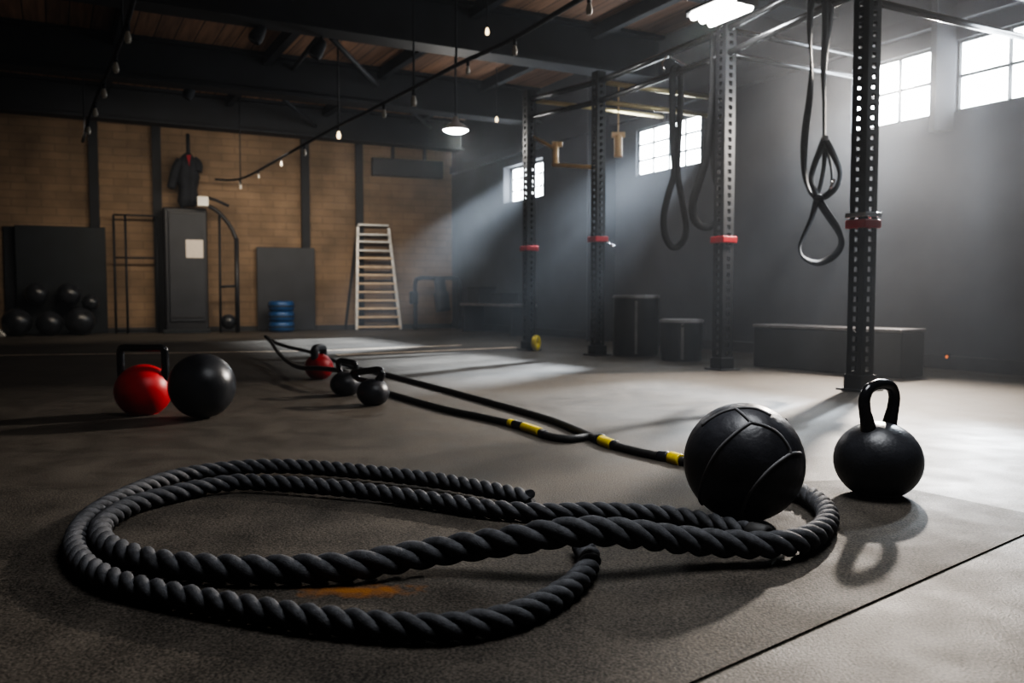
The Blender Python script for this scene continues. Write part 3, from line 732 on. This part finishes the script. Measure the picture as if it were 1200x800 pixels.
b_ = MB(); b_.box((bl/2, -bd_/2, bh-.012), (bl+.012, bd_+.012, .024)); b_.build('lid', M['wtop'], bx_, bevel=.006)
p = RW(1111, 418, .012); il = thing('indicator_light', 'tiny orange light low on the right wall beside the long dark box', 'indicator light', tuple(p), RZW)
b_ = MB(); b_.box((0, 0, 0), (.045, .02, .045)); b_.build('plate', M['beam'], il, bevel=.004)
b_ = MB(); b_.sphere(V((0, .012, 0)), .014, 14, 8); b_.build('lens', M['amber'], il)

# ================================================================ BACK WALL THINGS
def bthing(name, label, cat, px0, px1, off, group=None):
    a, e = BW(px0, 380, off), BW(px1, 380, off); w = (e-a).length
    c = (a+e)/2; c.z = 0
    return thing(name, label, cat, tuple(c), RZB, group), w, c
def zat(px, py, off): return BW(px, py, off).z
# charcoal board
t, w, c = bthing('crash_mat', 'big square charcoal mat leaning against the brick wall behind the pile of black balls', 'crash mat', 20, 126, .14)
h = zat(70, 265, .14); R = Matrix.Rotation(.04, 3, 'X')
b_ = MB(); b_.box((0, .05, h/2+.002), (w, .06, h), mat3=R); b_.build('pad', M['board'], t, bevel=.012)
b_ = MB(); b_.box((-w/2-.06, .115, h/2), (.20, .03, h*.985)); b_.build('shaded_side', M['cloth'], t, bevel=.006)  # dark strip put in for the shaded side of the mat
# slate board
t, w, c = bthing('gym_board', 'slate grey upright board on the brick wall behind the blue discs', 'board', 302, 370, .12)
h = zat(336, 290, .12); b_ = MB(); b_.box((0, .03, h/2+.002), (w, .05, h)); b_.build('panel', M['board2'], t, bevel=.01)
# locker
t, w, c = bthing('locker', 'tall dark steel locker with pale notice on its door against brick wall', 'locker', 193, 245, .40)
h = zat(219, 243, .40); d_ = .36
b_ = MB(); b_.box((0, d_/2+.02, h/2), (w, d_, h)); b_.build('cabinet', M['locker'], t, bevel=.035, bseg=4)
b_ = MB(); b_.box((.02, .012, h*.53), (w*.80, .03, h*.88)); dr = b_.build('door', M['board2'], t, bevel=.01)
b_ = MB(); b_.box((0, .03, .03), (w*1.06, d_+.02, .06)); b_.build('plinth', M['board'], t, bevel=.006)
for z_ in (.955, .125):
    b_ = MB(); b_.box((.02, -.006, h*z_), (w*.70, .012, .03)); b_.build('trim_strip', M['locker'], dr, bevel=.003)
b_ = MB(); b_.box((-w/2+.05, -.0, h*.5), (.05, .06, h*.96)); b_.build('edge_post', M['locker'], t, bevel=.02, bseg=4)
p0, p1 = BW(218, 302, .415), BW(238, 281, .415)
nt_ = MB(); nt_.box((0, 0, 0), ((bu(p1)-bu(p0)), .004, p1.z-p0.z)); o = nt_.build('notice', M['paper']); o.location = (p0+p1)/2; o.rotation_euler = (0, 0, RZB)
tag(o, 'pale printed paper notice taped on the dark locker door', 'notice')
# white box on the locker
p0 = BW(237.5, 229, .66); wbx = thing('junction_box', 'small white box fixed on top right corner of the dark locker', 'box', (p0.x, p0.y, h), RZB)
b_ = MB(); b_.box((0, 0, .075), (.165, .12, .15)); b_.build('case', M['white'], wbx, bevel=.012)
b_ = MB(); b_.tube([V((.06, 0, .14)), V((.2, 0, .10)), V((.38, 0, .02))], .02, 8); b_.build('arm', M['beam'], wbx)
# dark jacket hung over the locker
p0 = BW(217, 205, .32); jk = thing('hanging_jacket', 'dark jacket with red collar hanging from a beam above the locker', 'jacket', tuple(p0), RZB)
b_ = MB(); rnd = random.Random(3)
prof = [(0, -.50), (.14, -.49), (.20, -.40), (.21, -.2), (.22, 0), (.22, .12), (.19, .24), (.10, .30), (.06, .33), (0, .34)]
b_.lathe(prof, 24, (.04, 0, 0), None, .72, .5)
for i, v in enumerate(b_.v): v += V((math.sin(v.z*17+v.x*9)*.018, math.sin(v.x*40)*.022, math.sin(v.x*22)*.02))
b_.tube(spline([(-.06, -.02, .22), (-.13, -.03, .08), (-.18, -.03, -.10), (-.21, -.03, -.22)], 5), [.07]*5+[.07]*5+[.065]*5+[.055], 14)
b_.tube(spline([(.12, -.02, .24), (.19, -.03, .16), (.18, -.05, .06)], 5), .07, 14)
b_.build('body', M['cloth'], jk)
b_ = MB(); b_.add([(.02, -.125, .29), (.09, -.125, .30), (.06, -.14, .12)], [(0, 1, 2)]); b_.add([(.02, -.11, .29), (.09, -.11, .30), (.06, -.125, .12)], [(2, 1, 0)]); b_.build('collar', M['redcloth'], jk)['label'] = 'red collar lining'
b_ = MB(); b_.tube([(.05, 0, .30), (.05, 0, BZ-p0.z+.0)], .028, 10); b_.build('hook', M['beam'], jk)
# thin wire frame left of the locker
t, w, c = bthing('wire_frame_rack', 'thin empty wire frame standing left of the dark locker', 'frame', 136, 186, .25)
h = zat(150, 252, .25); b_ = MB(); x0 = -w/2; x1 = w/2; xm = x0+w*.27
for x in (x0, xm, x1): b_.tube([(x, 0, 0), (x, 0, h)], .016, 8)
for z in (h, zat(150, 302, .25), .04): b_.tube([(x0, 0, z), (x1, 0, z)], .013, 8)
b_.build('frame', M['beam'], t)
# bent pole stand right of the locker
t, w, c = bthing('bent_pole_stand', 'dark bent pole stand curving down at the right side of the locker', 'stand', 245, 278, .45)
def lp(px, py): p = BW(px, py, .45); return V(((p-c).dot(BT), 0, p.z))
b_ = MB(); b_.tube(spline([lp(244, 241), lp(254, 247), lp(263, 256), lp(271, 267), lp(277, 281)], 5), .030, 10); b_.tube([lp(277, 279), V((lp(277, 300).x, 0, 0))], .034, 10); b_.build('bent_pole', M['locker'], t)
b_ = MB(); b_.tube([lp(257, 250), V((lp(257, 300).x, 0, 0))], .018, 8); b_.tube([lp(257, 336), lp(276, 335)], .018, 8); b_.build('side_pole', M['beam'], t)
b_ = MB(); b_.sphere(lp(268, 380)+V((0, .05, .04)), .12, 16, 10); b_.build('counterweight', M['rubber'], t)
# blue discs stack
zz = 0.
g0 = BW(330, 380, .50); g0.z = 0
for i, lb in enumerate(('blue rubber disc at the bottom of the stack by the slate board', 'blue rubber disc in the middle of the stack by the slate board', 'blue rubber disc on top of the stack by the slate board')):
    t = thing('bumper_disc', lb, 'disc', (g0.x, g0.y, zz), 0, 'blue rubber discs stacked by the slate board'); r = .205; hh = .165
    b_ = MB(); b_.lathe([(0, .012), (.06, .012), (.08, 0), (r-.03, .0), (r-.008, .02), (r, .05), (r, hh-.05), (r-.008, hh-.02), (r-.03, hh), (.08, hh), (.06, hh-.012), (0, hh-.012)], 36); b_.build('disc', M['blue'], t)
    b_ = MB(); b_.lathe([(r-.002, hh*.42), (r+.004, hh*.45), (r+.004, hh*.55), (r-.002, hh*.58)], 36); b_.build('band', M['board'], t)
    zz += hh
# ladder
t, w, c = bthing('step_ladder', 'pale aluminium step ladder with twelve rungs standing before the brick wall', 'ladder', 416, 470, .35)
def lp2(px, py, o_=.35): p = BW(px, py, o_); return V(((p-c).dot(BT), -(o_-.35), max(p.z, .0)))
L0, L1 = lp2(418, 388), lp2(422.5, 264); R0, R1 = lp2(469.5, 386), lp2(459, 266); L0.z = R0.z = 0
ym = .30
L1.y = R1.y = ym*.8
for a, e in ((L0, L1), (R0, R1)):
    b_ = MB(); b_.beam(a, e, .05, .05); b_.build('rail', M['alu'], t, bevel=.006)
inner_r = (lp2(426, 388), lp2(427, 274)); 
ys = [262.5, 274, 282.5, 293, 302, 312.5, 322, 332, 342, 352, 361.5, 371.5, 382]
ztop = L1.z
for y in ys:
    z = BW(440, y, .35).z if y < 380 else .05
    f = min(1, z/ztop); a = L0.lerp(L1, f); e = R0.lerp(R1, f); a.z = e.z = z
    b_ = MB(); b_.beam(a, e, .07, .035); b_.build('rung', M['wood'] if y > 300 else M['alu'], t, bevel=.004)
for s_ in (0, 1):
    top = (L1, R1)[s_]+V((0, .02, -.02)); bot = (L0+V((-.13, .62, 0)), R0+V((.04, .62, 0)))[s_]; bot.y = .33
    b_ = MB(); b_.beam(bot, top, .035, .035); b_.build('rear_leg', M['beam'], t)
# dark squat frame with blue cloth
t, w, c = bthing('squat_stand', 'dark arched stand with a dusky cloth draped on it near room corner', 'stand', 487, 538, .45)
h = zat(512, 326, .45); b_ = MB(); b_.tube(spline([(-w/2, 0, 0), (-w/2, 0, h*.5), (-w/2, 0, h*.9), (-w/2+.08, 0, h), (0, 0, h), (w/2-.08, 0, h), (w/2, 0, h*.9), (w/2, 0, h*.5), (w/2, 0, 0)], 6), .035, 10); b_.build('arch', M['beam'], t)
b_ = MB(); b_.box((-w/2-.03, 0, h*.62), (.14, .1, .22)); b_.build('pad', M['board'], t, bevel=.02)
b_ = MB(); P = [(.0, -.01, h*.99), (.02, -.05, h*.97), (.05, -.06, h*.7), (.09, -.06, h*.35)]; b_.ribbon(spline(P, 6), [.12]*6+[.2]*6+[.26]*6+[.26], .02, (1, 0, 0)); b_.build('towel', M['board2'], t)
# low bench with crates close to the corner
t, w, c = bthing('low_bench', 'low grey bench against the far end of the back wall', 'bench', 532, 578, .34)
w += .3
zt = zat(580, 358, .40)
a_ = G(560, 388); 
sA_, sB_ = 8.95, 7.1
rz_ = RZW
cb = wl((sA_+sB_)/2, -.28, 0); t.location = cb; t.rotation_euler = (0, 0, RZW)
Lb = sA_-sB_; zt = .46
t['label'] = 'low grey bench against the far right wall under the small window'
b_ = MB(); b_.box((0, 0, zt-.02), (Lb, .40, .04)); b_.build('top', M['wtop'], t, bevel=.006)
for x in (-Lb/2+.1, Lb/2-.1):
    b_ = MB(); b_.box((x, 0, zt/2-.02), (.06, .36, zt-.04)); b_.build('leg', M['board2'], t)
for s_, wd, hh, lb in ((8.55, .42, .26, 'dark square crate on the low bench under the small window'), (7.75, .34, .16, 'small dark case on the low bench, nearer the rig')):
    p = wl(s_, -.28, zt); k_ = thing('crate', lb, 'crate', tuple(p), RZW)
    b_ = MB(); b_.box((0, 0, hh/2), (wd, .3, hh)); b_.build('body', M['board2'], k_, bevel=.015)
    b_ = MB(); b_.box((0, 0, hh-.01), (wd+.015, .315, .03)); b_.build('lid', M['board'], k_, bevel=.006)
t, w, c = bthing('air_duct', 'dark boxy air duct high on the back wall beside the room corner', 'duct', 438, 520, .12)
zc = zat(480, 197, .12); b_ = MB(); b_.box((0, .05, zc), (w, .12, .30)); b_.build('duct', M['board'], t, bevel=.01)
for x in (-w*.2, w*.25):
    b_ = MB(); b_.box((x, .08, zc+.4), (.05, .04, .6)); b_.build('bracket', M['beam'], t)
# skirting at the far end
b_ = MB(); b_.beam(BA+BT*-4+BN*.015+V((0, 0, .04)), WB-BT*.02+BN*.015+V((0, 0, .04)), .03, .08); b_.build('baseboard_back', M['trim'])['kind'] = 'structure'

# pile of black balls
proto = None
grp = 'black balls piled before the charcoal mat'
spots = [(20, .62, .200, 0, 'black ball on floor at the left end of the pile'), (58, .62, .180, 0, 'black ball on floor in the middle of the pile'), (94, .62, .205, 0, 'shiny black ball on floor at the right end of the pile'),
         (44, .34, .160, .45, 'black ball resting on top of the pile, left of its middle'), (82, .34, .165, .44, 'black ball resting on top of the pile, right of its middle'), (107, .42, .12, .36, 'smaller black ball tucked behind the right end of the pile')]
for px, off, r, z, lb in spots:
    p = BW(px, 385, off); p.z = z
    if proto is None:
        proto = thing('exercise_ball', lb, 'ball', tuple(p), 0, grp)
        b_ = MB(); b_.sphere(V((0, 0, .2)), .2, 36, 20); b_.build('shell', M['rubber'], proto)
        b_ = MB(); b_.lathe([(0, .402), (.012, .402), (.016, .397), (.016, .39)], 14); b_.build('valve', M['board2'], proto)
        continue
    d = dup(proto, tuple(p), lb); d.scale = (r/.2,)*3
p = BW(2, 385, .72); p.z = 0
ps = thing('foam_pad', 'pale foam wedge on floor at the left edge of the black ball pile', 'pad', tuple(p), RZB)
b_ = MB(); b_.add([(-.16, -.05, 0), (.05, -.05, 0), (.05, -.05, .03), (-.1, -.05, .2), (-.16, .05, 0), (.05, .05, 0), (.05, .05, .03), (-.1, .05, .2)], [(0, 1, 2, 3), (7, 6, 5, 4), (0, 4, 5, 1), (1, 5, 6, 2), (2, 6, 7, 3), (3, 7, 4, 0)]); b_.build('wedge', M['alu'], ps, bevel=.01)

# ================================================================ LIGHT
def spot(name, loc, target, power, size, blend, rad, col=(1, 1, 1)):
    l = bpy.data.lights.new(name, 'SPOT'); l.energy = power; l.spot_size = math.radians(size); l.spot_blend = blend; l.shadow_soft_size = rad; l.color = col
    o = bpy.data.objects.new(name, l); C.objects.link(o); o.location = loc
    o.rotation_euler = (V(target)-V(loc)).to_track_quat('-Z', 'Y').to_euler(); return o
def area(name, loc, target, power, sx, sy, col=(1, 1, 1), spread=180):
    l = bpy.data.lights.new(name, 'AREA'); l.shape = 'RECTANGLE'; l.size = sx; l.size_y = sy; l.energy = power; l.color = col; l.spread = math.radians(spread)
    o = bpy.data.objects.new(name, l); C.objects.link(o); o.location = loc
    o.rotation_euler = (V(target)-V(loc)).to_track_quat('-Z', 'Y').to_euler(); return o
# daylight through the near window (key)
spot('key_daylight', wl(1.0, -.12, 2.36), (.3, 2.9, 0), 1350, 96, .8, .06, (1.0, .90, .80))
# shafts of daylight from outside, through each window
for i, (a, b, pw) in enumerate(((-.62, .62, 2800), (.77, 1.62, 6500), (3.64, 4.82, 14000), (7.09, 8.32, 17000))):
    m = (a+b)/2
    src = wl(m+.9, 2.4, 3.9); tg = wl(m-.02, .08, (Z0+Z1)/2)
    spot('daylight_shaft', src, tg, pw, 26, .3, .15, (.80, .90, 1.0))
area('fixture_glow', hb_c-V((0, 0, .06)), hb_c-V((0, 0, 3)), 18, .5, .3, (1, .97, .92))
l = bpy.data.lights.new('pendant_glow', 'POINT'); l.energy = 45; l.shadow_soft_size = .1; l.color = (1, .95, .88); o = bpy.data.objects.new('pendant_glow', l); C.objects.link(o); o.location = pl_c-V((0, 0, .12))
# added warm light without a fixture, washing the brick
area('warm_wash', BA+BT*3.6+BN*3.4+V((0, 0, 2.5)), BA+BT*3.4+V((0, 0, .6)), 54, 4.5, .3, (1, .88, .72), 120)
# unseen fill light added above the rope and foreground
area('overhead_fill', (.9, 2.2, 3.3), (.5, 2.0, 0), 34, 1.6, 1.6, (.95, .97, 1.0), 110)

HZ0, HZ1 = .0035, .018
w = bpy.data.worlds.new('World'); sc.world = w; w.use_nodes = True
nt = w.node_tree; bg = nt.nodes['Background']; bg.inputs[0].default_value = (.5, .6, .8, 1); bg.inputs[1].default_value = .0
vs = nt.nodes.new('ShaderNodeVolumeScatter'); vs.inputs['Anisotropy'].default_value = .2; vs.inputs['Color'].default_value = (.88, .93, 1, 1)
# haze is thickest near the windows of the right wall
gp = nt.nodes.new('ShaderNodeNewGeometry')
dt = nt.nodes.new('ShaderNodeVectorMath'); dt.operation = 'DOT_PRODUCT'; nt.links.new(gp.outputs['Position'], dt.inputs[0]); dt.inputs[1].default_value = tuple(WN)
w0 = WA.dot(WN)
mr_ = nt.nodes.new('ShaderNodeMapRange'); mr_.interpolation_type = 'SMOOTHSTEP'
mr_.inputs[1].default_value = w0-4.0; mr_.inputs[2].default_value = w0-.6; mr_.inputs[3].default_value = HZ0; mr_.inputs[4].default_value = HZ1
nt.links.new(dt.outputs['Value'], mr_.inputs[0])
nz = nt.nodes.new('ShaderNodeTexNoise'); nz.inputs['Scale'].default_value = .9; nz.inputs['Detail'].default_value = 1; nt.links.new(gp.outputs['Position'], nz.inputs['Vector'])
m3 = nt.nodes.new('ShaderNodeMapRange'); m3.inputs[1].default_value = .3; m3.inputs[2].default_value = .7; m3.inputs[3].default_value = .45; m3.inputs[4].default_value = 1.55; nt.links.new(nz.outputs['Fac'], m3.inputs[0])
ml = nt.nodes.new('ShaderNodeMath'); ml.operation = 'MULTIPLY'; nt.links.new(mr_.outputs[0], ml.inputs[0]); nt.links.new(m3.outputs[0], ml.inputs[1])
nt.links.new(ml.outputs[0], vs.inputs['Density'])
nt.links.new(vs.outputs[0], nt.nodes['World Output'].inputs['Volume'])

# ================================================================ CAMERA
cd = bpy.data.cameras.new('camera'); cam = bpy.data.objects.new('camera', cd); C.objects.link(cam)
cam.location = (0, 0, CAMH); cam.rotation_euler = (PI/2-PITCH, 0, 0)
cd.sensor_width = 36; cd.lens = 30; cd.clip_start = .02; cd.clip_end = 100
cd.dof.use_dof = True; cd.dof.focus_distance = 2.2; cd.dof.aperture_fstop = 4.0
sc.camera = cam
sc.view_settings.view_transform = 'AgX'
try: sc.view_settings.look = 'AgX - High Contrast'
except Exception: pass
sc.view_settings.exposure = 0.22
cy = sc.cycles
cy.max_bounces = 6; cy.diffuse_bounces = 3; cy.glossy_bounces = 3; cy.transmission_bounces = 3; cy.transparent_max_bounces = 8; cy.volume_bounces = 0
cy.sample_clamp_indirect = 4; cy.sample_clamp_direct = 0
cy.use_denoising = True
w.cycles.volume_step_size = 2.0; cy.volume_step_rate = 2.0; cy.volume_max_steps = 48
cy.caustics_reflective = False; cy.caustics_refractive = False
